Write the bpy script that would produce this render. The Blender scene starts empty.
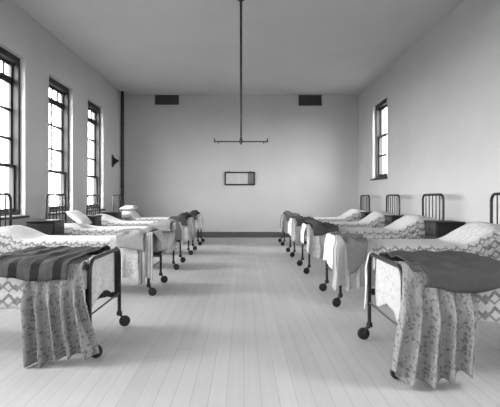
import bpy, bmesh, math, random
from mathutils import Vector, Matrix, noise

random.seed(7)
scene = bpy.context.scene
COL = scene.collection
PI = math.pi

# ------------------------------------------------------------------ camera
cam_d = bpy.data.cameras.new('camera')
cam = bpy.data.objects.new('camera', cam_d)
COL.objects.link(cam)
cam.location = (0, 0, 1.2)
cam.rotation_euler = (PI / 2, 0, 0)
cam_d.sensor_width = 36
cam_d.lens = 36 * 460 / 500
cam_d.shift_x = 6.2 / 500
cam_d.shift_y = -6.5 / 500
cam_d.clip_end = 200
scene.camera = cam

# ------------------------------------------------------------------ world (flat bright overcast sky)
world = bpy.data.worlds.new('overcast_sky')
scene.world = world
world.use_nodes = True
wn = world.node_tree
wn.nodes.clear()
w_out = wn.nodes.new('ShaderNodeOutputWorld')
w_bg = wn.nodes.new('ShaderNodeBackground')
w_bg.inputs['Color'].default_value = (1, 1, 1, 1)
w_bg.inputs['Strength'].default_value = 1.0
wn.links.new(w_bg.outputs[0], w_out.inputs[0])

scene.view_settings.view_transform = 'Standard'
scene.view_settings.look = 'None'
scene.view_settings.gamma = 1.0
scene.view_settings.use_curve_mapping = False
scene.view_settings.exposure = 5.18
scene.cycles.use_denoising = True
scene.cycles.max_bounces = 12
scene.cycles.diffuse_bounces = 8
scene.cycles.transparent_max_bounces = 16
scene.cycles.sample_clamp_indirect = 6.0

# ------------------------------------------------------------------ room measures
XL, XR, YB, YF, ZC = -3.555, 3.40, 13.65, -5.0, 4.23
WT = 0.34                                   # wall thickness
# window openings: (side, y0, y1, z0, z1)
WINS_L = [(10.48 - 2.08 * k, 11.64 - 2.08 * k, 0.90, 3.45) for k in range(7)]
WINS_R = [(10.92, 12.13, 1.67, 3.61), (1.6, 2.81, 1.67, 3.61)]  # second opening is unseen, added to brighten the left row
WINS_F_ADDED = [(-1.9, -0.7, 0.9, 3.45), (0.7, 1.9, 0.9, 3.45)]  # unseen windows added behind the camera to brighten the ward


# ------------------------------------------------------------------ daylight portals in the window openings
def portal(loc, rot, sx, sy):
    d = bpy.data.lights.new('window_daylight', 'AREA')
    d.shape = 'RECTANGLE'
    d.size, d.size_y = sx, sy
    d.cycles.is_portal = True
    o = bpy.data.objects.new('window_daylight', d)
    COL.objects.link(o)
    o.location = loc
    o.rotation_euler = rot


for (a, b, c, d) in WINS_L:
    portal((XL - WT - .01, (a + b) / 2, (c + d) / 2), (0, -PI / 2, 0), d - c, b - a)
for (a, b, c, d) in WINS_R:
    portal((XR + WT + .01, (a + b) / 2, (c + d) / 2), (0, PI / 2, 0), d - c, b - a)
for (a, b, c, d) in WINS_F_ADDED:
    portal(((a + b) / 2, YF - WT - .01, (c + d) / 2), (PI / 2, 0, 0), b - a, d - c)


# ------------------------------------------------------------------ materials
def new_mat(name):
    m = bpy.data.materials.new(name)
    m.use_nodes = True
    nt = m.node_tree
    bs = nt.nodes['Principled BSDF']
    return m, nt, bs


def math_node(nt, op, a, b=None, c=None):
    n = nt.nodes.new('ShaderNodeMath')
    n.operation = op
    for i, v in enumerate((a, b, c)):
        if v is None:
            continue
        if isinstance(v, (int, float)):
            n.inputs[i].default_value = v
        else:
            nt.links.new(v, n.inputs[i])
    return n.outputs[0]


def mix_grey(nt, fac, a, b):
    """grey value a*(1-fac)+b*fac as a float socket"""
    d = math_node(nt, 'SUBTRACT', b, a)
    return math_node(nt, 'MULTIPLY_ADD', fac, d, a)


def grey_out(nt, bs, val):
    c = nt.nodes.new('ShaderNodeCombineColor')
    for i in range(3):
        nt.links.new(val, c.inputs[i])
    nt.links.new(c.outputs[0], bs.inputs['Base Color'])


def noise_mat(name, g0, g1, scale=6.0, rough=0.85, metal=0.0, bump=0.0, coord='Object', detail=5, spec=0.3):
    m, nt, bs = new_mat(name)
    tc = nt.nodes.new('ShaderNodeTexCoord')
    nz = nt.nodes.new('ShaderNodeTexNoise')
    nz.inputs['Scale'].default_value = scale
    nz.inputs['Detail'].default_value = detail
    nt.links.new(tc.outputs[coord], nz.inputs['Vector'])
    grey_out(nt, bs, mix_grey(nt, nz.outputs['Fac'], g0, g1))
    bs.inputs['Roughness'].default_value = rough
    bs.inputs['Metallic'].default_value = metal
    bs.inputs['Specular IOR Level'].default_value = spec
    if bump:
        bp = nt.nodes.new('ShaderNodeBump')
        bp.inputs['Strength'].default_value = bump
        bp.inputs['Distance'].default_value = 0.01
        nt.links.new(nz.outputs['Fac'], bp.inputs['Height'])
        nt.links.new(bp.outputs[0], bs.inputs['Normal'])
    return m


M = {}
M['wall'] = noise_mat('wall_plaster', 0.42, 0.49, 1.6, 0.9, bump=0.03, spec=0.2)
M['ceiling'] = noise_mat('ceiling_plaster', 0.50, 0.56, 1.2, 0.95, spec=0.1)
M['trim'] = noise_mat('dark_painted_trim', 0.07, 0.09, 9, 0.5)
M['sash'] = noise_mat('dark_window_wood', 0.018, 0.028, 12, 0.5)
M['iron'] = noise_mat('black_enamelled_iron', 0.010, 0.018, 25, 0.33, spec=0.35)
M['dark_iron'] = noise_mat('dull_black_iron', 0.012, 0.02, 25, 0.6)
M['rod'] = noise_mat('worn_iron_rod', 0.05, 0.09, 40, 0.4, metal=0.4)
M['rubber'] = noise_mat('black_rubber', 0.01, 0.018, 30, 0.55)
M['ticking'] = noise_mat('grey_mattress_ticking', 0.28, 0.36, 20, 0.95)
M['locker'] = noise_mat('dark_stained_wood', 0.006, 0.010, 7, 0.5)
M['locker_door'] = noise_mat('dark_stained_door', 0.022, 0.032, 7, 0.45)  # same wood lightened: light on the aisle face put into the colour
M['vent'] = noise_mat('dark_vent_metal', 0.05, 0.07, 12, 0.6)
M['vent_hole'] = noise_mat('vent_backing', 0.02, 0.025, 12, 0.8)
M['pipe'] = noise_mat('dark_pipe_paint', 0.022, 0.03, 12, 0.5)
M['brass'] = noise_mat('tarnished_brass', 0.03, 0.05, 20, 0.45, metal=0.1)
M['paper'] = noise_mat('yellowed_paper', 0.40, 0.48, 14, 0.7)  # pale part of a window reflection in glass, painted flat
M['paper_dark'] = noise_mat('grey_card', 0.13, 0.17, 14, 0.7)  # darker part of the painted glass reflection
M['white_cloth'] = noise_mat('white_linen', 0.50, 0.60, 12, 0.95, bump=0.1)


def glass_mat():
    m, nt, bs = new_mat('window_glass')
    nt.nodes.remove(bs)
    out = nt.nodes['Material Output']
    t = nt.nodes.new('ShaderNodeBsdfTransparent')
    t.inputs[0].default_value = (0.95, 0.95, 0.95, 1)
    g = nt.nodes.new('ShaderNodeBsdfGlossy')
    g.inputs['Roughness'].default_value = 0.02
    mx = nt.nodes.new('ShaderNodeMixShader')
    mx.inputs[0].default_value = 0.05
    nt.links.new(t.outputs[0], mx.inputs[1])
    nt.links.new(g.outputs[0], mx.inputs[2])
    nt.links.new(mx.outputs[0], out.inputs[0])
    return m


M['glass'] = glass_mat()


def floor_mat():
    m, nt, bs = new_mat('pale_floor_boards')
    tc = nt.nodes.new('ShaderNodeTexCoord')
    sp = nt.nodes.new('ShaderNodeSeparateXYZ')
    nt.links.new(tc.outputs['Object'], sp.inputs[0])
    cb = nt.nodes.new('ShaderNodeCombineXYZ')
    nt.links.new(sp.outputs['Y'], cb.inputs['X'])
    nt.links.new(sp.outputs['X'], cb.inputs['Y'])
    br = nt.nodes.new('ShaderNodeTexBrick')
    br.offset = 0.37
    br.inputs['Color1'].default_value = (0.40, 0.40, 0.40, 1)
    br.inputs['Color2'].default_value = (0.44, 0.44, 0.44, 1)
    br.inputs['Mortar'].default_value = (0.33, 0.33, 0.33, 1)
    br.inputs['Scale'].default_value = 1.0
    br.inputs['Mortar Size'].default_value = 0.0035
    br.inputs['Mortar Smooth'].default_value = 0.3
    br.inputs['Brick Width'].default_value = 3.6
    br.inputs['Row Height'].default_value = 0.105
    nt.links.new(cb.outputs[0], br.inputs['Vector'])
    # long grain
    mp = nt.nodes.new('ShaderNodeMapping')
    mp.inputs['Scale'].default_value = (22, 0.8, 1)
    nt.links.new(tc.outputs['Object'], mp.inputs[0])
    nz = nt.nodes.new('ShaderNodeTexNoise')
    nz.inputs['Scale'].default_value = 1.0
    nz.inputs['Detail'].default_value = 6
    nt.links.new(mp.outputs[0], nz.inputs['Vector'])
    nz2 = nt.nodes.new('ShaderNodeTexNoise')          # worn patches
    nz2.inputs['Scale'].default_value = 1.1
    nz2.inputs['Detail'].default_value = 4
    nt.links.new(tc.outputs['Object'], nz2.inputs['Vector'])
    bw = nt.nodes.new('ShaderNodeRGBToBW')
    nt.links.new(br.outputs['Color'], bw.inputs[0])
    g = math_node(nt, 'MULTIPLY', bw.outputs[0], mix_grey(nt, nz.outputs['Fac'], 0.9, 1.1))
    g = math_node(nt, 'MULTIPLY', g, mix_grey(nt, nz2.outputs['Fac'], 0.9, 1.1))
    grey_out(nt, bs, g)
    bs.inputs['Roughness'].default_value = 0.42
    bs.inputs['Specular IOR Level'].default_value = 0.35
    return m


M['floor'] = floor_mat()


def spread_mat():
    """white counterpane with rows of woven zigzag and lozenge figures; UV in metres"""
    m, nt, bs = new_mat('woven_counterpane')
    uv = nt.nodes.new('ShaderNodeUVMap')
    sp = nt.nodes.new('ShaderNodeSeparateXYZ')
    nt.links.new(uv.outputs[0], sp.inputs[0])
    nw = nt.nodes.new('ShaderNodeTexNoise')
    nw.inputs['Scale'].default_value = 9
    nt.links.new(uv.outputs[0], nw.inputs['Vector'])
    wob = math_node(nt, 'MULTIPLY_ADD', nw.outputs['Fac'], 0.05, -0.025)
    u = math_node(nt, 'ADD', sp.outputs['X'], wob)
    v = math_node(nt, 'ADD', math_node(nt, 'ABSOLUTE', sp.outputs['Y']), wob)
    nz = nt.nodes.new('ShaderNodeTexNoise')
    nz.inputs['Scale'].default_value = 26
    nz.inputs['Detail'].default_value = 4
    nt.links.new(uv.outputs[0], nz.inputs['Vector'])
    P, Rw = 0.135, 0.105
    tri = math_node(nt, 'ABSOLUTE', math_node(nt, 'SUBTRACT', math_node(nt, 'FRACT', math_node(nt, 'DIVIDE', u, P)), 0.5))
    row = math_node(nt, 'FRACT', math_node(nt, 'DIVIDE', math_node(nt, 'ADD', v, 0.04), Rw))
    d1 = math_node(nt, 'ABSOLUTE', math_node(nt, 'SUBTRACT', row, math_node(nt, 'MULTIPLY_ADD', tri, 1.2, 0.12)))
    zig = math_node(nt, 'LESS_THAN', d1, 0.14)
    rowc = math_node(nt, 'ABSOLUTE', math_node(nt, 'SUBTRACT', row, 0.55))
    tri2 = math_node(nt, 'SUBTRACT', 0.5, tri)
    loz = math_node(nt, 'LESS_THAN', math_node(nt, 'ADD', math_node(nt, 'MULTIPLY', tri2, 1.4), rowc), 0.25)
    d2 = math_node(nt, 'ABSOLUTE', math_node(nt, 'SUBTRACT', row, math_node(nt, 'MULTIPLY_ADD', tri, -1.2, 0.88)))
    zag = math_node(nt, 'LESS_THAN', d2, 0.09)
    pat = math_node(nt, 'MAXIMUM', math_node(nt, 'MAXIMUM', zig, loz), math_node(nt, 'MULTIPLY', zag, 0.9))
    side = math_node(nt, 'GREATER_THAN', v, 0.36)
    amt = math_node(nt, 'MULTIPLY', pat, mix_grey(nt, side, 0.16, 0.85))
    amt = math_node(nt, 'MULTIPLY', amt, mix_grey(nt, nz.outputs['Fac'], 0.3, 1.5))
    base = math_node(nt, 'MULTIPLY', mix_grey(nt, nz.outputs['Fac'], 0.38, 0.66), mix_grey(nt, side, 1.0, 0.75))
    grey_out(nt, bs, mix_grey(nt, amt, base, 0.10))
    bs.inputs['Roughness'].default_value = 0.95
    bs.inputs['Specular IOR Level'].default_value = 0.1
    return m


M['spread'] = spread_mat()


def cloth_mat(name, g0, g1, stripes=0.0, stripe_w=0.03, blotch=0.0, blotch_scale=14, rough=0.95):
    """plain, striped or figured cloth; UV in metres (u across, v down)"""
    m, nt, bs = new_mat(name)
    uv = nt.nodes.new('ShaderNodeUVMap')
    sp = nt.nodes.new('ShaderNodeSeparateXYZ')
    nt.links.new(uv.outputs[0], sp.inputs[0])
    nz = nt.nodes.new('ShaderNodeTexNoise')
    nz.inputs['Scale'].default_value = 30
    nz.inputs['Detail'].default_value = 3
    nt.links.new(uv.outputs[0], nz.inputs['Vector'])
    g = mix_grey(nt, nz.outputs['Fac'], g0, g1)
    if stripes:
        s = math_node(nt, 'FRACT', math_node(nt, 'DIVIDE', sp.outputs['X'], stripe_w))
        s = math_node(nt, 'LESS_THAN', s, 0.4)
        g = math_node(nt, 'MULTIPLY', g, mix_grey(nt, s, 1.0, 1.0 - stripes))
    if blotch:
        vr = nt.nodes.new('ShaderNodeTexVoronoi')
        vr.inputs['Scale'].default_value = blotch_scale
        nt.links.new(uv.outputs[0], vr.inputs['Vector'])
        nz3 = nt.nodes.new('ShaderNodeTexNoise')
        nz3.inputs['Scale'].default_value = blotch_scale * 1.3
        nt.links.new(uv.outputs[0], nz3.inputs['Vector'])
        b = math_node(nt, 'LESS_THAN', math_node(nt, 'MULTIPLY', vr.outputs['Distance'], nz3.outputs['Fac']), 0.17)
        g = math_node(nt, 'MULTIPLY', g, mix_grey(nt, b, 1.0, 1.0 - blotch))
    grey_out(nt, bs, g)
    bs.inputs['Roughness'].default_value = rough
    bs.inputs['Specular IOR Level'].default_value = 0.1
    return m


M['towel'] = cloth_mat('white_towelling', 0.46, 0.58)
M['towel_fig'] = cloth_mat('white_figured_towelling', 0.34, 0.46, blotch=0.16, blotch_scale=26)
M['towel_grey'] = cloth_mat('grey_striped_towelling', 0.18, 0.26, stripes=0.3, stripe_w=0.022)
M['towel_pale'] = cloth_mat('pale_figured_towelling', 0.46, 0.62, blotch=0.2, blotch_scale=26)
M['towel_stripe'] = cloth_mat('pale_striped_towelling', 0.40, 0.5, stripes=0.25, stripe_w=0.03)
M['gown_fig'] = cloth_mat('figured_cotton_gown', 0.15, 0.30, blotch=0.42, blotch_scale=36)
M['gown_stripe'] = cloth_mat('striped_cotton_gown', 0.30, 0.40, stripes=0.45, stripe_w=0.05)
M['gown_plain'] = cloth_mat('pale_cotton_gown', 0.27, 0.36)
M['gown_light'] = cloth_mat('light_figured_gown', 0.32, 0.48, blotch=0.25, blotch_scale=26)
M['blanket_mid'] = cloth_mat('grey_wool', 0.10, 0.15)
M['blanket_pale'] = cloth_mat('pale_grey_wool', 0.19, 0.26)
M['blanket_dark'] = cloth_mat('dark_grey_wool', 0.04, 0.065)
M['blanket_stripe'] = cloth_mat('dark_striped_wool', 0.035, 0.08, stripes=0.7, stripe_w=0.16)


# ------------------------------------------------------------------ mesh helpers
def add_box(bm, lo, hi, bevel=0.0, seg=2):
    r = bmesh.ops.create_cube(bm, size=1.0)
    vs = r['verts']
    for v in vs:
        v.co = Vector(((lo[i] + hi[i]) / 2 + v.co[i] * (hi[i] - lo[i]) for i in range(3)))
    if bevel:
        es = list({e for v in vs for e in v.link_edges})
        bmesh.ops.bevel(bm, geom=es, offset=bevel, segments=seg, affect='EDGES', profile=0.5)


def add_tube(bm, pts, r, seg=10, closed_ends=True):
    pts = [Vector(p) for p in pts]
    n = len(pts)
    tang = []
    for i in range(n):
        a = pts[max(i - 1, 0)]
        b = pts[min(i + 1, n - 1)]
        tang.append((b - a).normalized())
    ref = Vector((1, 0, 0)) if abs(tang[0].x) < 0.8 else Vector((0, 1, 0))
    nrm = (ref - tang[0] * ref.dot(tang[0])).normalized()
    rings = []
    for i in range(n):
        t = tang[i]
        nrm = (nrm - t * nrm.dot(t)).normalized()
        bi = t.cross(nrm)
        rr = r[i] if isinstance(r, (list, tuple)) else r
        rings.append([bm.verts.new(pts[i] + (nrm * math.cos(k * 2 * PI / seg) + bi * math.sin(k * 2 * PI / seg)) * rr) for k in range(seg)])
    for i in range(n - 1):
        for k in range(seg):
            bm.faces.new((rings[i][k], rings[i][(k + 1) % seg], rings[i + 1][(k + 1) % seg], rings[i + 1][k]))
    if closed_ends:
        bm.faces.new(rings[0][::-1])
        bm.faces.new(rings[-1])


def add_disc_body(bm, centre, axis, prof, seg=20):
    """lathe: prof = [(along, radius)...] about axis"""
    axis = Vector(axis).normalized()
    ref = Vector((0, 0, 1)) if abs(axis.z) < 0.9 else Vector((1, 0, 0))
    n = (ref - axis * ref.dot(axis)).normalized()
    b = axis.cross(n)
    c = Vector(centre)
    rings = []
    for (s, r) in prof:
        rings.append([bm.verts.new(c + axis * s + (n * math.cos(k * 2 * PI / seg) + b * math.sin(k * 2 * PI / seg)) * r) for k in range(seg)])
    for i in range(len(prof) - 1):
        for k in range(seg):
            bm.faces.new((rings[i][k], rings[i][(k + 1) % seg], rings[i + 1][(k + 1) % seg], rings[i + 1][k]))
    bm.faces.new(rings[0][::-1])
    bm.faces.new(rings[-1])


def obj(name, bm, mat, parent=None, smooth=True, angle=40):
    bmesh.ops.recalc_face_normals(bm, faces=bm.faces[:])
    me = bpy.data.meshes.new(name)
    bm.to_mesh(me)
    bm.free()
    me.materials.append(mat)
    if smooth:
        for p in me.polygons:
            p.use_smooth = True
        me.set_sharp_from_angle(angle=math.radians(angle))
    o = bpy.data.objects.new(name, me)
    COL.objects.link(o)
    if parent:
        o.parent = parent
    return o


def tag(o, label, cat, group=None):
    o['label'] = label
    o['category'] = cat
    if group:
        o['group'] = group
    return o


def thing(name, label, cat, loc=(0, 0, 0), rz=0.0, group=None):
    o = bpy.data.objects.new(name, None)
    o.empty_display_size = 0.2
    COL.objects.link(o)
    o.location = loc
    o.rotation_euler = (0, 0, rz)
    return tag(o, label, cat, group)


def struct(name, bm, mat, parent=None, smooth=False):
    o = obj(name, bm, mat, parent, smooth)
    if not parent:
        o['kind'] = 'structure'
    return o


def copy_thing(root):
    r = root.copy()
    COL.objects.link(r)
    for ch in list(root.children):
        c = ch.copy()
        COL.objects.link(c)
        c.parent = r
        for g in list(ch.children):
            d = g.copy()
            COL.objects.link(d)
            d.parent = c
    return r


# ------------------------------------------------------------------ room shell
def wall_with_openings(name, fn, ua, ub, za, zb, holes):
    """fn(u, z, depth) -> point; one connected mesh with reveals"""
    us = sorted({ua, ub} | {h[0] for h in holes} | {h[1] for h in holes})
    zs = sorted({za, zb} | {h[2] for h in holes} | {h[3] for h in holes})
    bm = bmesh.new()
    cache = {}

    def V(i, j, k):
        if (i, j, k) not in cache:
            cache[(i, j, k)] = bm.verts.new(fn(us[i], zs[j], k * WT))
        return cache[(i, j, k)]

    def solid(i, j):
        if i < 0 or j < 0 or i >= len(us) - 1 or j >= len(zs) - 1:
            return False
        uc, zc = (us[i] + us[i + 1]) / 2, (zs[j] + zs[j + 1]) / 2
        return not any(h[0] < uc < h[1] and h[2] < zc < h[3] for h in holes)

    for i in range(len(us) - 1):
        for j in range(len(zs) - 1):
            if not solid(i, j):
                continue
            for k in (0, 1):
                bm.faces.new((V(i, j, k), V(i + 1, j, k), V(i + 1, j + 1, k), V(i, j + 1, k)))
            for (di, dj, e) in ((-1, 0, ((0, 0), (0, 1))), (1, 0, ((1, 0), (1, 1))), (0, -1, ((0, 0), (1, 0))), (0, 1, ((0, 1), (1, 1)))):
                if not solid(i + di, j + dj):
                    (a, b), (c, d) = e
                    bm.faces.new((V(i + a, j + b, 0), V(i + c, j + d, 0), V(i + c, j + d, 1), V(i + a, j + b, 1)))
    return struct(name, bm, M['wall'])


FL = lambda y, z, t: (XL - t, y, z)
FR = lambda y, z, t: (XR + t, y, z)
FF = lambda x, z, t: (x, YF - t, z)
wall_with_openings('wall_left', FL, YF - WT, YB + WT, 0, ZC, WINS_L)
wall_with_openings('wall_right', FR, YF - WT, YB + WT, 0, ZC, WINS_R)
wall_with_openings('wall_front', FF, XL, XR, 0, ZC, WINS_F_ADDED)
bm = bmesh.new(); add_box(bm, (XL, YB, 0), (XR, YB + WT, ZC)); struct('wall_back', bm, M['wall'])
bm = bmesh.new(); add_box(bm, (XL - WT, YF - WT, -0.2), (XR + WT, YB + WT, 0)); struct('floor', bm, M['floor'])
bm = bmesh.new(); add_box(bm, (XL - WT, YF - WT, ZC), (XR + WT, YB + WT, ZC + 0.2)); struct('ceiling', bm, M['ceiling'])


bm = bmesh.new(); add_box(bm, (-60, -60, -1.3), (60, 60, -1.0)); struct('ground', bm, noise_mat('outside_ground', 0.07, 0.11, 0.8, 0.95))  # unseen, added so little light bounces up to the upper walls


def baseboard(name, lo, hi):
    bm = bmesh.new()
    add_box(bm, lo, hi, 0.008)
    struct(name, bm, M['trim'])


baseboard('baseboard_back', (XL + .025, YB - .025, 0), (XR - .025, YB, 0.165))
baseboard('baseboard_left', (XL, YF, 0), (XL + .025, YB, 0.165))
baseboard('baseboard_right', (XR - .025, YF, 0), (XR, YB, 0.165))


# ------------------------------------------------------------------ windows
def make_window(n, fn, a, b, c, d, left_kind):
    """fn(u,z,depth): sash window standing 8 cm behind the wall face"""
    root = bpy.data.objects.new('window_%d' % n, None)
    COL.objects.link(root)
    root['kind'] = 'structure'
    root.location = fn((a + b) / 2, c, 0.1)
    base = Vector(root.location)

    def wbox(bm, u0, u1, z0, z1, t0, t1, bev=0.004):
        p, q = Vector(fn(u0, z0, t0)) - base, Vector(fn(u1, z1, t1)) - base
        add_box(bm, [min(p[i], q[i]) for i in range(3)], [max(p[i], q[i]) for i in range(3)], bev, 1)

    T0, T1 = 0.08, 0.24
    jw = 0.06
    hd = 0.10
    for (nm, u0, u1, z0, z1) in (('jamb', a, a + jw, c, d), ('jamb', b - jw, b, c, d),
                                 ('head', a + jw, b - jw, d - hd, d), ('sill', a + jw, b - jw, c, c + 0.06)):
        bm = bmesh.new(); wbox(bm, u0, u1, z0, z1, T0, T1)
        struct(nm, bm, M['sash'], root)
    iu0, iu1, iz0, iz1 = a + jw, b - jw, c + 0.06, d - hd

    def sash(u0, u1, z0, z1, t0, t1, ncol, nrow, st=0.045):
        bm = bmesh.new()
        wbox(bm, u0, u0 + st, z0, z1, t0, t1)
        wbox(bm, u1 - st, u1, z0, z1, t0, t1)
        wbox(bm, u0 + st, u1 - st, z0, z0 + st * 1.3, t0, t1)
        wbox(bm, u0 + st, u1 - st, z1 - st, z1, t0, t1)
        for k in range(1, ncol):
            uc = u0 + (u1 - u0) * k / ncol
            wbox(bm, uc - .017, uc + .017, z0 + st, z1 - st, t0 + .008, t1 - .008, 0)
        for k in range(1, nrow):
            zc = z0 + (z1 - z0) * k / nrow
            wbox(bm, u0 + st, u1 - st, zc - .022, zc + .022, t0 + .006, t1 - .006, 0)
        s = struct('sash', bm, M['sash'], root)
        bm = bmesh.new()
        wbox(bm, u0 + st * .6, u1 - st * .6, z0 + st * .6, z1 - st * .6, (t0 + t1) / 2 - .002, (t0 + t1) / 2 + .002, 0)
        struct('pane', bm, M['glass'], s)

    if left_kind:
        zm, zt = 1.67, 3.06
        sash(iu0, iu1, zt, iz1, 0.17, 0.21, 4, 1)          # transom lights
        sash(iu0, iu1, zm, zt, 0.18, 0.22, 2, 3)
        sash(iu0, iu1, iz0, zm + .05, 0.135, 0.175, 1, 1)
    else:
        zm = (iz0 + iz1) / 2 + .13
        sash(iu0, iu1, zm, iz1, 0.18, 0.22, 2, 1)
        sash(iu0, iu1, iz0, zm + .05, 0.135, 0.175, 2, 2)
    # projecting stool board
    bm = bmesh.new()
    wbox(bm, a - .06, b + .05, c - .035, c - .002, -0.055, 0.0, 0.006)
    struct('stool', bm, M['sash'], root)
    bm = bmesh.new()
    wbox(bm, a + .001, b - .001, c + .0005, c + .012, 0.0, 0.08, 0)
    struct('ledge', bm, M['wall'] if left_kind else M['sash'], root)


wi = 1
for w in WINS_L:
    make_window(wi, FL, *w, True); wi += 1
for w in WINS_R:
    make_window(wi, FR, *w, False); wi += 1
for w in WINS_F_ADDED:
    make_window(wi, FF, *w, True); wi += 1


# ------------------------------------------------------------------ wall and ceiling fixtures
bm = bmesh.new()
add_tube(bm, [(0, 0, 0), (0, 0, ZC - .002)], 0.046, 16)
pipe = obj('drain_pipe', bm, M['pipe'])
pipe.location = (XL + .075, 13.2, 0.001)
tag(pipe, 'tall dark pipe running floor to ceiling in the left back corner', 'pipe')
for z in (0.9, 2.1, 3.3):
    bm = bmesh.new()
    add_disc_body(bm, (0, 0, z), (0, 0, 1), [(-.02, .05), (-.015, .054), (.015, .054), (.02, .05)], 16)
    obj('pipe_collar', bm, M['pipe'], pipe)
bm = bmesh.new()
add_tube(bm, [(-.075, 0, 1.5), (0, 0, 1.5)], 0.012, 8)
obj('pipe_bracket', bm, M['pipe'], pipe)


def vent(label, x0, x1, z0, z1):
    cx = (x0 + x1) / 2
    t = thing('wall_vent', label, 'vent', (cx, YB, z0), 0, 'wall vents under the ceiling')
    w, h = (x1 - x0) / 2, z1 - z0
    bm = bmesh.new(); add_box(bm, (-w + .02, -.012, .02), (w - .02, -.002, h - .02)); obj('backing', bm, M['vent_hole'], t)
    bm = bmesh.new()
    for (lo, hi) in (((-w, -.03, 0), (w, 0, .025)), ((-w, -.03, h - .025), (w, 0, h)), ((-w, -.03, .025), (-w + .025, 0, h - .025)), ((w - .025, -.03, .025), (w, 0, h - .025))):
        add_box(bm, lo, hi)
    obj('vent_frame', bm, M['vent'], t, smooth=False)
    bm = bmesh.new()
    n = 9
    for k in range(n):
        z = .03 + (h - .06) * (k + .5) / n
        add_box(bm, (-w + .025, -.026, z - .009), (w - .025, -.012, z + .006))
    obj('louvre', bm, M['vent'], t, smooth=False)


k = YB / 460
vent('dark wall vent under the ceiling, on the left of the hanging gas pipe', (155 - 243.8) * k, (179 - 243.8) * k, 1.2 + (197 - 104.8) * k, ZC - .01)
vent('dark wall vent under the ceiling, on the right of the hanging gas pipe', (298.5 - 243.8) * k, (321.6 - 243.8) * k, 1.2 + (197 - 105.8) * k, ZC - .01)

# framed panel on the back wall; window reflection painted as plain grey panels
px0, px1, pz0, pz1 = (224.5 - 243.8) * k, (255 - 243.8) * k, 1.2 + (197 - 185.3) * k, 1.2 + (197 - 171.8) * k
t = thing('picture_frame', 'small wide framed panel hanging alone in the middle of the back wall', 'picture', ((px0 + px1) / 2, YB, pz0))
w, h = (px1 - px0) / 2, pz1 - pz0
bm = bmesh.new()
fw = 0.042
add_box(bm, (-w, -.035, 0), (w, 0, fw), .005); add_box(bm, (-w, -.035, h - fw), (w, 0, h), .005)
add_box(bm, (-w, -.0345, fw), (-w + fw, 0, h - fw)); add_box(bm, (w - fw, -.0345, fw), (w, 0, h - fw))
obj('frame', bm, M['iron'], t)
xs = [-w + fw, -w + .41, -w + .425, -w + .69, w - fw]
bm = bmesh.new(); add_box(bm, (xs[0], -.012, fw), (xs[1], -.002, h - fw)); obj('notice_sheet', bm, M['paper'], t)
bm = bmesh.new(); add_box(bm, (xs[2], -.012, fw), (xs[3], -.002, h - fw)); obj('notice_sheet', bm, M['paper'], t)
bm = bmesh.new(); add_box(bm, (xs[1], -.010, fw), (xs[2], -.002, h - fw)); obj('divider', bm, M['white_cloth'], t)
bm = bmesh.new(); add_box(bm, (xs[3], -.011, fw), (xs[4], -.002, h - fw)); o = obj('notice_sheet', bm, M['paper_dark'], t); o['label'] = 'dark grey strip at the right end'
for sx in (-w + .14, w - .14):
    bm = bmesh.new(); add_disc_body(bm, (sx, -.02, h), (0, 0, 1), [(0, .018), (.015, .02), (.022, .01)], 10); obj('hook', bm, M['iron'], t)

# hanging gas pipe
gd = 7.0
gx = (241 - 243.8) * gd / 460
gz = 1.2 + (197 - 141.6) * gd / 460
t = thing('gas_pendant', 'long dark gas pipe hanging from the ceiling with a two-armed crossbar', 'pendant', (gx, gd, gz))
bm = bmesh.new(); add_tube(bm, [(0, 0, .02), (0, 0, .42)], 0.015, 12); add_tube(bm, [(0, 0, .42), (0, 0, ZC - gz)], 0.018, 12); obj('drop_pipe', bm, M['brass'], t)
bm = bmesh.new(); add_disc_body(bm, (0, 0, ZC - gz), (0, 0, -1), [(0, .09), (.012, .088), (.03, .05), (.06, .026)], 20); obj('ceiling_rose', bm, M['brass'], t)
bm = bmesh.new(); add_disc_body(bm, (0, 0, 0), (0, 0, 1), [(-.045, .006), (-.04, .014), (-.028, .012), (-.022, .026), (.0, .032), (.022, .026), (.05, .02), (.42 - .36, .016)], 16); obj('centre_boss', bm, M['brass'], t)
for s in (-1, 1):
    L = 26.6 * gd / 460
    bm = bmesh.new(); add_tube(bm, [(s * .02, 0, 0), (s * L * .5, 0, .001), (s * L, 0, .0)], 0.0095, 10); arm = obj('arm', bm, M['brass'], t)
    bm = bmesh.new()
    add_tube(bm, [(s * (L - .005), 0, -.012), (s * (L - .002), 0, .03)], .012, 10)
    add_tube(bm, [(s * (L - .002), 0, .03), (s * (L - .002), 0, .055)], .006, 8)
    obj('burner', bm, M['brass'], arm)
    bm = bmesh.new(); add_disc_body(bm, (s * (L - .06), 0, -.008), (0, 0, -1), [(0, .004), (.01, .012), (.016, .012), (.02, .004)], 8); obj('gas_tap', bm, M['brass'], arm)

# dark bracket on the left wall
t = thing('wall_bracket', 'small black wedge-shaped bracket high on the left wall near the back corner', 'bracket', (XL, 12.45, 2.18))
bm = bmesh.new(); add_box(bm, (0, -.09, -.17), (.02, .09, .16), .004); obj('mounting_plate', bm, M['iron'], t)
bm = bmesh.new()
prof = [(.02, .12), (.10, .05), (.165, .02), (.165, -.02), (.10, -.05), (.02, -.13)]
f0 = [bm.verts.new((x, -.05, z)) for x, z in prof]
f1 = [bm.verts.new((x, .05, z)) for x, z in prof]
bm.faces.new(f0); bm.faces.new(f1[::-1])
for i in range(len(prof)):
    j = (i + 1) % len(prof)
    bm.faces.new((f0[i], f1[i], f1[j], f0[j]))
obj('bracket_arm', bm, M['iron'], t, smooth=False)

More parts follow.
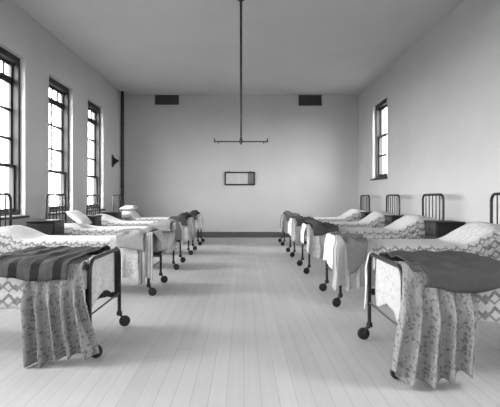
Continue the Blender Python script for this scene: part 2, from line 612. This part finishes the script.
# ------------------------------------------------------------------ beds (local x: foot 0 -> head, y across, z up)
BL, HW = 2.09, 0.41                  # length, half width between posts
FZ, HZ = 0.745, 1.255                # foot / head frame heights
CR = 0.10                            # corner radius
MT, MZ = 0.648, 0.475                  # mattress top / bottom
ST = 0.660                           # counterpane top


def arch(z0, ztop, x):
    p = [(x, -HW, z0), (x, -HW, ztop - CR)]
    for i in range(1, 9):
        a = PI - i * PI / 2 / 8
        p.append((x, -HW + CR + CR * math.cos(a), ztop - CR + CR * math.sin(a)))
    for i in range(0, 9):
        a = PI / 2 - i * PI / 2 / 8
        p.append((x, HW - CR + CR * math.cos(a), ztop - CR + CR * math.sin(a)))
    p.append((x, HW, z0))
    return p


def make_bed(label):
    t = thing('hospital_bed', label, 'bed', (0, 0, 0), 0, 'iron hospital beds in two rows')
    R = 0.0165
    bm = bmesh.new(); add_tube(bm, arch(.125, FZ - R, 0), R, 12); ff = obj('foot_frame', bm, M['iron'], t)
    bm = bmesh.new(); add_tube(bm, [(0, -HW, .315), (0, HW, .315)], .0075, 8); s_ = obj('stretcher', bm, M['rod'], t); s_['label'] = 'thin bare metal rod between the foot posts'
    bm = bmesh.new(); add_tube(bm, arch(.125, HZ - R, BL), .019, 12); hf = obj('head_frame', bm, M['iron'], t)
    for k in range(1, 6):
        y = -HW + 2 * HW * k / 6
        bm = bmesh.new(); add_tube(bm, [(BL, y, .52), (BL, y, HZ - .017)], .0095, 8); obj('spindle', bm, M['iron'], hf)
    bm = bmesh.new(); add_tube(bm, [(BL, -HW, .52), (BL, HW, .52)], .011, 8); obj('crossbar', bm, M['iron'], hf)
    for s in (-1, 1):
        bm = bmesh.new()
        add_box(bm, (.0, s * (HW - .014) - .004, .385), (BL, s * (HW - .014) + .004, .432))
        add_box(bm, (.0, s * (HW - .030) - .012, .385), (BL, s * (HW - .030) + .012, .391))
        obj('side_rail', bm, M['dark_iron'], t, smooth=False)
    bm = bmesh.new()
    add_box(bm, (.08, -HW + .02, .425), (BL - .06, HW - .02, .437))
    obj('spring_base', bm, M['dark_iron'], t, smooth=False)
    # casters
    for (x, y, yaw) in ((0, -HW, 200), (0, HW, 175), (BL, -HW, 30), (BL, HW, 340)):
        a = math.radians(yaw)
        dx, dy = math.cos(a), math.sin(a)
        wx, wy = x + dx * .048, y + dy * .048
        bm = bmesh.new()
        add_disc_body(bm, (x, y, .118), (0, 0, 1), [(-.012, .014), (-.008, .026), (.016, .026), (.03, .021)], 12)
        for s in (-1, 1):
            ox, oy = -dy * s * .019, dx * s * .019
            add_tube(bm, [(x + ox, y + oy, .112), (x + dx * .02 + ox, y + dy * .02 + oy, .10), (wx + ox, wy + oy, .052)], .008, 6)
        fk = obj('caster', bm, M['dark_iron'], t)
        bm = bmesh.new()
        add_disc_body(bm, (wx, wy, .052), (-dy, dx, 0), [(-.013, .008), (-.013, .04), (-.010, .049), (.0, .0515), (.010, .049), (.013, .04), (.013, .008)], 22)
        obj('wheel', bm, M['rubber'], fk)
    return t


def make_mattress():
    bm = bmesh.new()
    add_box(bm, (.05, -.39, MZ), (BL - .04, .39, MT), .045, 4)
    return obj('mattress', bm, M['ticking'])


def cloth_obj(name, grid, uvs, mat, thick, seed=0, off=1.0):
    """grid[i][j] points, uvs[i][j]"""
    bm = bmesh.new()
    uvl = bm.loops.layers.uv.new('UVMap')
    vs = [[bm.verts.new(p) for p in row] for row in grid]
    for i in range(len(grid) - 1):
        for j in range(len(grid[0]) - 1):
            f = bm.faces.new((vs[i][j], vs[i + 1][j], vs[i + 1][j + 1], vs[i][j + 1]))
            for l, (a, b) in zip(f.loops, ((i, j), (i + 1, j), (i + 1, j + 1), (i, j + 1))):
                l[uvl].uv = uvs[a][b]
    me = bpy.data.meshes.new(name)
    bmesh.ops.recalc_face_normals(bm, faces=bm.faces[:])
    bm.to_mesh(me)
    bm.free()
    me.materials.append(mat)
    for p in me.polygons:
        p.use_smooth = True
    o = bpy.data.objects.new(name, me)
    COL.objects.link(o)
    sm = o.modifiers.new('thickness', 'SOLIDIFY')
    sm.thickness = thick
    sm.offset = off
    return o


def N(x, y, z):
    return noise.noise(Vector((x, y, z)))


def sstep(a, b, x):
    t = min(1, max(0, (x - a) / (b - a)))
    return t * t * (3 - 2 * t)


def make_spread(seed, mound, xa, xb, hem=0.36, flat=1.0):
    """counterpane over mattress and pillow; mound = height of the covered pillow"""
    rnd = random.Random(seed)
    ph = rnd.uniform(0, 9)
    nx = 90
    x_end = BL - .055
    rows, uvs = [], []
    xs = [0.075 + (x_end - .075) * i / nx for i in range(nx + 1)]
    hw = .405
    r = .05
    for i, x in enumerate(xs + [x_end + .006]):
        last = i == nx + 1
        hh = mound * (sstep(xa, xb, x) - .16 * sstep(xb, x_end, x))
        top = ST + hh
        row, uv = [], []
        for s in (-1, 1):
            side = []
            zt = top - r - hh * .30
            hz = hem + .012 * math.sin(x * 9 + ph + s) + .01 * N(x * 3, s, ph)
            nd = 9
            for k in range(nd + 1):
                f = k / nd
                z = hz + (zt - hz) * f
                rip = (1 - f) * (.012 * math.sin(x * 21 + ph * 2 + s * 1.3) + .012 * (N(x * 5, ph, s * 3.0) + .3))
                mfold = min(1, hh * 4) * (.03 * math.sin(x * 60 + 6 * N(x * 4, z * 5, ph)) * (1 - f * .5))
                side.append(((x, s * (hw + .004 + max(0, rip) + max(0, mfold)), z), s * (hw + zt - z + .05)))
            for k in range(1, 6):
                a = k * PI / 2 / 6
                side.append(((x, s * (hw - r + r * math.cos(a)), zt + r * math.sin(a)), s * (hw - r + r * (1 - a / (PI / 2)) * 1.5)))
            if s < 0:
                row += [p for p, _ in side]; uv += [(x, q) for _, q in side]
                nt_ = 14
                for k in range(nt_ + 1):
                    yy = -(hw - r) + 2 * (hw - r) * k / nt_
                    yn = abs(yy) / (hw - r)
                    z = top - hh * .30 * yn ** 3 + .006 * N(x * 4 + ph, yy * 5, 2) + .003
                    z += min(1, hh * 4) * .012 * N(x * 12, yy * 9, ph)
                    row.append((x, yy, max(z, ST))); uv.append((x, yy))
            else:
                row += [p for p, _ in side][::-1]; uv += [(x, q) for _, q in side][::-1]
        if last:
            row = [(p[0], p[1] * .985, min(p[2], .50 + .02 * N(p[1] * 9, ph, 0))) for p in row]
            uv = [(u + (pp[2] - .5), v) for (u, v), pp in zip(uv, rows[-1])]
        rows.append(row)
        uvs.append(uv)
    return cloth_obj('bedspread', rows, uvs, M['spread'], .006)


def make_blanket(seed, near, xa, xb, nd, fd, mat, hump=.05, rough=.012, skew=0.0, thick=.018, hw=.435, lift=0.0, wide=False):
    """folded blanket lying across the foot; near = sign of the camera side; nd/fd = drops at near/far side"""
    rnd = random.Random(seed)
    ph = rnd.uniform(0, 50)
    r = .05
    nx = 34
    path = []                                   # (y, z, v, hang) from near hem to far hem
    zt = ST + .034 + lift
    n1 = max(2, int(nd / .025))
    for k in range(n1 + 1):
        f = k / n1
        path.append((hw, zt - r - nd * (1 - f), nd * f, 1 - f))
    for k in range(1, 6):
        a = k * PI / 2 / 6
        path.append((hw - r + r * math.cos(a), zt - r + r * math.sin(a), nd + r * a, 0))
    ntp = 18
    for k in range(ntp + 1):
        y = (hw - r) - 2 * (hw - r) * k / ntp
        path.append((y, zt, nd + r * 1.57 + (hw - r - y), 0))
    v0 = nd + r * 1.57 + 2 * (hw - r)
    if fd > 0:
        for k in range(1, 6):
            a = PI / 2 - k * PI / 2 / 6
            path.append((-(hw - r + r * math.cos(a)), zt - r + r * math.sin(a), v0 + r * (PI / 2 - a), 0))
        n2 = max(2, int(fd / .025))
        for k in range(n2 + 1):
            f = k / n2
            path.append((-hw, zt - r - fd * f, v0 + r * 1.57 + fd * f, f))
    rows, uvs = [], []
    for i in range(nx + 1):
        fx = i / nx
        row, uv = [], []
        for (y, z, v, hg) in path:
            x = xa + (xb - xa) * fx
            x += skew * (1 - v / v0) * fx + .02 * N(v * 5, ph, fx * 2) * fx
            if hg > 0:                                # hanging edge wavers and narrows
                x += .05 * hg * (fx - .5) * math.sin(ph) + .02 * hg * N(x * 5, ph, 1)
            zz = z
            yy = y
            if hg > 0 and v < v0 / 2:
                zz -= hg * nd * (.55 * N(x * 3.2, ph, 7) + .22 * N(x * 9, ph, 3) + .8 * (.5 - fx))
            if hg == 0:
                zz += hump * math.exp(-((x - .14) / .09) ** 2) * (1 if wide else 1 - sstep(.16, .32, abs(y)))
                zz += rough * (1 + 1.0 * N(x * 9, v * 6, ph)) * (1 if abs(y) < hw - r - .01 else .4)
                zz += .014 * max(0, math.sin(x * 30 + 9 * N(v * 2.2, ph, 0) + v * 4))
                zz += .012 * (1 + N(x * 5, v * 11, ph)) * (1 if abs(y) < hw - r - .01 else .4)
            else:
                yy += math.copysign(hg * (.008 * (1 + math.sin(x * 24 + ph)) + .006 * (1 + N(x * 6, z * 6, ph))), y)
                zz += .02 * hg * math.sin(x * 11 + ph)
            row.append((x, yy * near, zz))
            uv.append((x, v))
        rows.append(row)
        uvs.append(uv)
    return cloth_obj('blanket', rows, uvs, mat, thick)


def rail_z(y):
    a = abs(y)
    if a <= HW - CR:
        return FZ
    q = min(a - (HW - CR), CR * .985)
    return FZ - CR - .0165 + math.sqrt((CR + .0165) ** 2 - q * q)


def make_rail_cloth(name, seed, near, ya, yb, front, back, mat, folds=2.0, amp=.014, flare=0.0, hem_skew=0.0, gap=.024):
    """cloth over the foot rail: ya..yb measured towards the camera side; front = aisle-side drop"""
    rnd = random.Random(seed)
    ph = rnd.uniform(0, 50)
    ns, nt_ = 34, 26
    rows, uvs = [], []
    for i in range(ns + 1):
        row, uv = [], []
        for j in range(nt_ + 1):
            f = j / nt_
            y = ya + (yb - ya) * f
            zt = rail_z(y) + .006
            fr = front * (1 + .06 * math.sin(f * 5 + ph)) + hem_skew * f
            arc = gap * PI
            total = back + arc + fr
            s = total * i / ns
            w = .5 + .5 * N(f * 3, ph, 4)
            if s < back:
                h = (back - s)
                x, z = gap + 0.0, zt - gap - h
                hg = h
                x += .006 * N(f * 6, h * 4, ph)
            elif s < back + arc:
                a = (s - back) / gap
                x, z = gap * math.cos(a), zt - gap + gap * math.sin(a)
                hg = 0
            else:
                h = s - back - arc
                hg = h
                x, z = -gap, zt - gap - h
                k = min(1, h / .10)
                fold = 1 + math.sin(2 * PI * folds * f + ph + 1.2 * N(h * 3, f * 2, ph))
                x -= k * (amp * fold * (1 + h * 1.2) + .010 * (1 + N(f * 4, h * 6, ph)))
            yy = y + flare * (f - .5) * hg + .012 * hg / .3 * N(h * 4 if s > back + arc else 0, f * 2, ph + 3)
            row.append((x, yy * near, z))
            uv.append((f * abs(yb - ya), s))
        rows.append(row)
        uvs.append(uv)
    return cloth_obj(name, rows, uvs, mat, .005, off=0.0)


def make_end_cloth(name, seed, near, ya, yb, drop, mat, top=.715, inner=.02):
    """cloth lying on the foot of the bed and hanging inside the foot frame"""
    rnd = random.Random(seed)
    ph = rnd.uniform(0, 50)
    ns, nt_ = 30, 26
    rows, uvs = [], []
    r = .03
    x0 = .035
    for i in range(ns + 1):
        row, uv = [], []
        for j in range(nt_ + 1):
            f = j / nt_
            y = ya + (yb - ya) * f
            edge = 1 - abs(2 * f - 1) ** 6 * .5
            zt = top - .02 * (1 - edge) + .008 * N(f * 6, ph, 0)
            d = drop * (1.02 + .12 * math.cos(2 * PI * f) + .06 * N(f * 7, ph, 1))
            tot = inner + r * PI / 2 + d
            s = tot * i / ns
            if s < inner:
                x, z = x0 + r + inner - s, zt - .05 * sstep(0, 1, (inner - s) / inner)
                z = max(z, ST + .024) + .006 * (1 + N(x * 12, y * 8, ph))
            elif s < inner + r * PI / 2:
                a = (s - inner) / r
                x, z = x0 + r - r * math.sin(a), zt - r + r * math.cos(a) + .006
            else:
                h = s - inner - r * PI / 2
                x, z = x0, zt - r - h + .006
                x += -min(1, h / .1) * .008 * (1 + math.sin(f * 16 + ph + 2 * N(h * 5, f * 3, ph)))
                y += .03 * h * N(h * 5, 0, ph)
            row.append((x, y * near, z))
            uv.append((f * (yb - ya), s))
        rows.append(row)
        uvs.append(uv)
    return cloth_obj(name, rows, uvs, mat, .004, off=0.0)


def make_side_cloth(name, seed, near, xa, xb, drop, mat, folds=3.0, amp=.022, flare=.35, inner=.2, lean=0.0, out=.455, top=.70, hem=.05):
    """gown thrown over the camera side of the bed foot; gathers into folds as it hangs"""
    rnd = random.Random(seed)
    ph = rnd.uniform(0, 50)
    ns, nt_ = 44, 40
    r = .045
    rows, uvs = [], []
    for i in range(ns + 1):
        row, uv = [], []
        for j in range(nt_ + 1):
            f = j / nt_
            d = drop * (1 + hem * math.sin(f * 4.5 + ph) + .05 * N(f * 8, ph, 2))
            tot = inner + r * PI / 2 + d
            s = tot * i / ns
            x = xa + (xb - xa) * f
            tp = top + .065 * (1 - sstep(.0, .06, x))
            fold = math.sin(2 * PI * folds * f + ph + 2.2 * N(f * 2.5, s * 1.6, ph))
            fold = math.copysign(abs(fold) ** .7, fold) * (.75 + .5 * N(f * 4, ph, 9))
            bumps = 1 + N(x * 14, s * 11, ph)
            if s < inner:
                y, z = out - r - (inner - s), tp + .010 * bumps + .006 * fold - .02 * (inner - s) / inner
                hg = 0
            elif s < inner + r * PI / 2:
                a = (s - inner) / r
                y, z = out - r + r * math.sin(a), tp - r + r * math.cos(a) + .010 * bumps * (1 - a / 1.571)
                hg = 0
            else:
                h = s - inner - r * PI / 2
                hg = h
                k = min(1, h / .22)
                y, z = out, tp - r - h
                y += k * (amp * 1.5 * (1 + fold) * (.7 + .8 * h) + .012 * bumps)
            x += (flare * (f - .5) + lean) * hg + .014 * min(1, hg * 6) * math.cos(2 * PI * folds * f + ph)
            row.append((x, y * near, z))
            uv.append((f * (xb - xa) * 2.0, s))
        rows.append(row)
        uvs.append(uv)
    return cloth_obj(name, rows, uvs, mat, .005, off=0.0)


def make_pillow(l=.62, w=.42, h=.13):
    bm = bmesh.new()
    n, m_ = 26, 20
    top, bot = [], []
    for sgn, store in ((1, top), (-1, bot)):
        for i in range(n + 1):
            row = []
            for j in range(m_ + 1):
                u, v = 2 * i / n - 1, 2 * j / m_ - 1
                e = max(0, (1 - abs(u) ** 3.0)) ** .6 * max(0, (1 - abs(v) ** 3.0)) ** .6
                pin = 1 - .06 * (1 - abs(u)) * abs(v) ** 4
                pin2 = 1 - .05 * (1 - abs(v)) * abs(u) ** 4
                row.append(bm.verts.new((u * w / 2 * pin2, v * l / 2 * pin, sgn * (h / 2 * e + .002) + .008 * e * N(u * 2.5, v * 3, sgn))))
            store.append(row)
    for st in (top, bot):
        for i in range(n):
            for j in range(m_):
                bm.faces.new((st[i][j], st[i + 1][j], st[i + 1][j + 1], st[i][j + 1]))
    bmesh.ops.remove_doubles(bm, verts=bm.verts[:], dist=.0045)
    return obj('pillow', bm, M['white_cloth'], None, True, 180)


def make_locker(label):
    t = thing('bedside_locker', label, 'cabinet', (0, 0, 0), 0, 'bedside lockers along the walls')
    W, D, H = .42, .40, .84             # along y, along x, height; front faces -x
    bm = bmesh.new(); add_box(bm, (0, -W / 2, .10), (D, W / 2, H - .03), .004); obj('body', bm, M['locker'], t)
    bm = bmesh.new(); add_box(bm, (-.025, -W / 2 - .02, H - .03), (D + .005, W / 2 + .02, H), .006); obj('top', bm, M['locker'], t)
    bm = bmesh.new(); add_box(bm, (-.018, -W / 2 + .02, .13), (-.0005, W / 2 - .02, .62), .004); d = obj('door', bm, M['locker_door'], t)
    bm = bmesh.new(); add_disc_body(bm, (-.018, W / 2 - .06, .40), (-1, 0, 0), [(0, .008), (.01, .007), (.018, .016), (.026, .012)], 12); obj('knob', bm, M['brass'], d)
    bm = bmesh.new(); add_box(bm, (-.018, -W / 2 + .02, .645), (-.0005, W / 2 - .02, .82), .004); d = obj('drawer', bm, M['locker_door'], t)
    bm = bmesh.new(); add_disc_body(bm, (-.018, 0, .72), (-1, 0, 0), [(0, .008), (.01, .007), (.018, .016), (.026, .012)], 12); obj('knob', bm, M['brass'], d)
    for x in (.03, D - .03):
        for y in (-W / 2 + .03, W / 2 - .03):
            bm = bmesh.new(); add_tube(bm, [(x, y, 0), (x, y, .10)], [.014, .02], 8); obj('leg', bm, M['locker'], t)
    return t


# rows: (key, foot x, near depth, far depth)
ROW_R = [('A', 1.055, 3.06, 3.85), ('B', 1.055, 5.02, 5.85), ('C', 1.02, 7.18, 7.98), ('D', 1.01, 9.18, 9.98), ('E', 1.0, 11.33, 12.13)]
ROW_L = [('A', -1.15, 3.46, 4.22), ('B', -1.155, 5.60, 6.38), ('C', -1.155, 7.57, 8.36), ('D', -1.14, 9.50, 10.27), ('E', -1.13, 11.38, 12.16)]
ORD = {'A': 'nearest', 'B': 'second', 'C': 'third', 'D': 'fourth', 'E': 'farthest'}


def where(k, side):
    return {'A': 'nearest bed of the %s row', 'B': 'second bed of the %s row', 'C': 'third bed of the %s row',
            'D': 'fourth bed of the %s row', 'E': 'farthest bed of the %s row'}[k] % side


BED = {}
for side, row in (('right', ROW_R), ('left', ROW_L)):
    for (key, x, d0, d1) in row:
        lab = {'A': 'black iron hospital bed on casters, nearest of the %s row',
               'B': 'black iron hospital bed, second from the front in the %s row',
               'C': 'black iron hospital bed, third from the front in the %s row',
               'D': 'black iron hospital bed, fourth from the front in the %s row',
               'E': 'black iron hospital bed, last of the %s row by the back wall'}[key] % side
        if not BED:
            b = make_bed(lab)
        else:
            b = copy_thing(BED[('right', 'A')])
            b['label'] = lab
        b.location = (x, (d0 + d1) / 2, 0.0005)
        b.rotation_euler = (0, 0, 0 if side == 'right' else PI)
        BED[(side, key)] = b
bpy.context.view_layer.update()


def put(o, side, key):
    b = BED[(side, key)]
    o.location = b.location
    o.rotation_euler = b.rotation_euler
    return o


NEAR = {'right': -1, 'left': 1}
mat0 = None
for (side, key) in BED:
    if mat0 is None:
        mat0 = make_mattress(); mt = mat0
    else:
        mt = mat0.copy(); COL.objects.link(mt)
    tag(put(mt, side, key), 'grey ticking mattress on the ' + where(key, side), 'mattress', 'mattresses on the beds')

SPREAD = {('right', 'A'): (11, .22, 1.25, 1.62), ('right', 'B'): (12, .23, 1.33, 1.75), ('right', 'C'): (13, .24, 1.33, 1.76), ('right', 'D'): (14, .24, 1.40, 1.80), ('right', 'E'): (15, .22, 1.40, 1.80),
          ('left', 'A'): (21, .16, 1.3, 1.7), ('left', 'B'): (22, .16, 1.5, 1.85), ('left', 'C'): (23, .08, 1.45, 1.8), ('left', 'D'): (24, .17, 1.45, 1.95), ('left', 'E'): (25, .19, 1.55, 1.72)}
for (side, key), (sd, md, xa, xb) in SPREAD.items():
    o = make_spread(sd, md, xa, xb)
    tag(put(o, side, key), 'white figured bedspread with zigzag border covering the ' + where(key, side), 'bedspread', 'figured bedspreads')

# blankets across the foot of the beds: seed, xa, xb, near drop, far drop, material, hump, label
BL_ = [
    # side key seed xa xb near-drop far-drop material hump lift wide label
    ('right', 'A', 31, .115, .80, .045, .06, 'blanket_dark', 0, .015, False, 'dark grey wool blanket folded across the '),
    ('right', 'B', 32, .045, .44, .20, .34, 'blanket_mid', .0, .0, True, 'grey wool blanket hanging off the foot of the '),  # long far drop added to darken the gap under the bed
    ('right', 'C', 33, .045, .44, .04, .06, 'blanket_dark', .06, .03, True, 'dark bunched blanket across the foot of the '),
    ('right', 'D', 34, .045, .42, .05, .06, 'blanket_dark', .04, .03, True, 'dark blanket across the foot of the '),
    ('right', 'E', 35, .045, .38, .06, .06, 'blanket_mid', .06, .04, True, 'grey blanket across the foot of the '),
    ('left', 'A', 41, .115, .78, .045, .06, 'blanket_stripe', .0, .015, False, 'dark striped blanket rumpled across the '),
    ('left', 'B', 42, .045, .54, .10, .34, 'blanket_pale', .02, .025, True, 'pale grey blanket folded over the foot of the '),  # far drop lengthened so the under-bed gap reads dark
    ('left', 'C', 43, .045, .40, .03, .06, 'blanket_pale', .03, .03, True, 'pale grey blanket lying over the foot of the '),
    ('left', 'D', 44, .045, .40, .05, .06, 'blanket_dark', .09, .04, True, 'dark blanket heaped on the foot of the '),
    ('left', 'E', 45, .045, .36, .05, .06, 'blanket_dark', .08, .04, True, 'dark blanket heaped on the foot of the '),
]
for (side, key, sd, xa, xb, nd, fd, mt, hump, lift, wide, lab) in BL_:
    o = make_blanket(sd, NEAR[side], xa, xb, nd, fd, M[mt], hump, .006 if key == 'A' else .012, -.2 if key == 'B' else 0, .010, .53 if key == 'A' else .505, lift, wide)
    tag(put(o, side, key), lab + where(key, side), 'blanket')

# cloths hanging inside or over the foot rails (ya..yb: far side negative, camera side positive)
o = make_end_cloth('towel', 51, -1, -.325, .33, .335, M['towel_fig'])
tag(put(o, 'right', 'A'), 'white figured towel hanging inside foot frame of the ' + where('A', 'right'), 'towel')
o = make_end_cloth('towel', 52, 1, -.36, .33, .31, M['towel_pale'])
tag(put(o, 'left', 'A'), 'pale figured towel hanging inside foot frame of the ' + where('A', 'left'), 'towel')
RC = [
    # side key name seed ya yb front back mat folds amp flare skew label
    ('right', 'A', 'towel', 61, -.372, -.335, .42, .12, 'towel', .5, .006, .02, 0, 'narrow pale towel hanging down the far foot post, '),
    ('right', 'B', 'towel', 62, -.30, .22, .30, .16, 'towel', 1.3, .012, 0, .04, 'white towel hanging over foot rail, '),
    ('right', 'B', 'towel', 63, .26, .365, .52, .12, 'gown_stripe', 1.2, .012, .1, 0, 'narrow striped towel hanging at the near foot post, '),
    ('right', 'C', 'towel', 64, -.28, .24, .26, .16, 'towel', 1.5, .012, 0, .04, 'white towel hanging over foot rail, '),
    ('right', 'D', 'towel', 65, -.26, .16, .28, .16, 'towel', 1.5, .012, 0, .05, 'white towel hanging over foot rail, '),
    ('right', 'E', 'towel', 66, -.34, .05, .32, .16, 'towel_grey', 1.5, .012, 0, .03, 'dark grey towel hanging over foot rail, '),
    ('right', 'E', 'towel', 67, .09, .35, .40, .16, 'gown_plain', 1.5, .014, .1, .03, 'pale towel at the near foot rail end, '),
    ('left', 'B', 'towel', 71, -.34, .12, .22, .14, 'towel_stripe', 1.5, .045, .25, -.02, 'grey striped towel bulging over foot rail, '),
    ('left', 'C', 'towel', 73, -.10, .34, .26, .14, 'towel_grey', 1.5, .012, .05, 0, 'grey striped towel draped over foot rail, '),
    ('left', 'C', 'towel', 74, -.34, -.13, .36, .14, 'towel', 1.2, .012, .1, 0, 'white towel at the far foot rail end, '),
    ('left', 'D', 'towel', 75, .05, .34, .34, .14, 'towel', 1.6, .014, .1, 0, 'white towel over the near foot rail end, '),
    ('left', 'D', 'gown', 76, -.34, 0.02, .42, .14, 'gown_plain', 2.0, .016, .15, 0, 'pale gown from far foot rail end, '),
    ('left', 'E', 'towel', 77, .02, .34, .32, .14, 'towel', 1.6, .014, .1, 0, 'white towel over the near foot rail end, '),
    ('left', 'E', 'towel', 78, -.34, -.01, .34, .14, 'gown_light', 1.6, .014, .1, 0, 'figured towel over the far foot rail end, '),
]
for (side, key, nm, sd, ya, yb, fr, bk, mt, fo, am, fl, sk, lab) in RC:
    o = make_rail_cloth(nm, sd, NEAR[side], ya, yb, fr, bk, M[mt], fo, am, fl, sk)
    tag(put(o, side, key), lab + where(key, side), nm)

SC = [
    # side key seed xa xb drop mat folds amp flare lean label
    ('right', 'A', 81, -.025, .46, .60, 'gown_fig', 4.8, .048, .10, -.14, 'figured gown in heavy folds hanging beside the '),
    ('right', 'B', 82, -.05, .34, .44, 'gown_plain', 3.6, .024, .15, .0, 'pale grey gown hanging beside the '),
    ('right', 'C', 83, -.05, .34, .38, 'gown_light', 2.6, .020, .12, .02, 'light figured gown hanging beside the '),
    ('right', 'D', 84, -.05, .26, .40, 'gown_light', 2.2, .018, .15, .0, 'light figured gown hanging beside the '),
    ('right', 'E', 88, -.05, .34, .34, 'gown_plain', 2.2, .018, .15, .0, 'pale gown hanging beside the '),
    ('left', 'A', 85, .035, .46, .62, 'gown_fig', 4.8, .048, .12, -.16, 'dark figured gown in heavy folds hanging beside the '),
    ('left', 'B', 86, .12, .46, .44, 'gown_light', 2.0, .012, .1, .0, 'white figured gown hanging beside the '),
    ('left', 'C', 87, -.05, .42, .36, 'towel_grey', 2.0, .014, .05, .0, 'grey striped cloth hanging beside the '),
    ('left', 'D', 89, -.05, .24, .42, 'gown_plain', 2.4, .020, .2, .0, 'pale gown hanging beside the '),
    ('left', 'E', 90, -.05, .26, .34, 'gown_light', 2.2, .018, .15, .0, 'light figured gown hanging beside the '),
]
for (side, key, sd, xa, xb, dr, mt, fo, am, fl, ln, lab) in SC:
    o = make_side_cloth('gown', sd, NEAR[side], xa, xb, dr, M[mt], fo, am, fl, .04, ln, *((.47, .70) if key == 'A' else ()))
    tag(put(o, side, key), lab + where(key, side), 'gown')

o = make_side_cloth('blanket', 91, -1, .03, .46, .42, M['blanket_dark'], 2.0, .014, .05, .04, 0.0)  # added dark cloth standing in for the shade under the bed
tag(put(o, 'left', 'A'), 'black blanket hanging low on the far side of the ' + where('A', 'left'), 'blanket')

o = make_side_cloth('towel', 92, 1, -.06, .09, .50, M['gown_stripe'], 1.6, .012, .0, .04, 0.0)
tag(put(o, 'left', 'B'), 'long pale striped towel hanging down the near foot post, ' + where('B', 'left'), 'towel')

# loose pillows on the left beds
p = make_pillow(.5, .36)
b = BED[('left', 'C')]
p.location = (-2.83, b.location.y - .05, .845)
p.rotation_euler = (0, math.radians(38), 0)
tag(p, 'white pillow leaning up at the head of the ' + where('C', 'left'), 'pillow', 'white pillows')
p2 = p.copy(); COL.objects.link(p2)
b = BED[('left', 'E')]
p2.location = (-2.93, b.location.y - .05, .915)
p2.rotation_euler = (0, math.radians(-4), 0)
tag(p2, 'white pillow lying flat on top of the ' + where('E', 'left'), 'pillow', 'white pillows')

# bedside lockers on the near side of the farther beds
LK = [('right', 'E', 2.83, 10.86), ('right', 'D', 2.80, 8.86), ('right', 'C', 2.80, 6.87),
      ('left', 'E', -3.0, 11.05), ('left', 'D', -2.86, 9.0), ('left', 'C', -2.9, 7.2)]
lk0 = None
for (side, key, x, y) in LK:
    lab = 'dark wooden bedside locker beside the ' + where(key, side)
    if lk0 is None:
        lk0 = make_locker(lab); lk = lk0
    else:
        lk = copy_thing(lk0); lk['label'] = lab
    lk.location = (x, y, .0005)
    lk.rotation_euler = (0, 0, 0 if side == 'right' else PI)
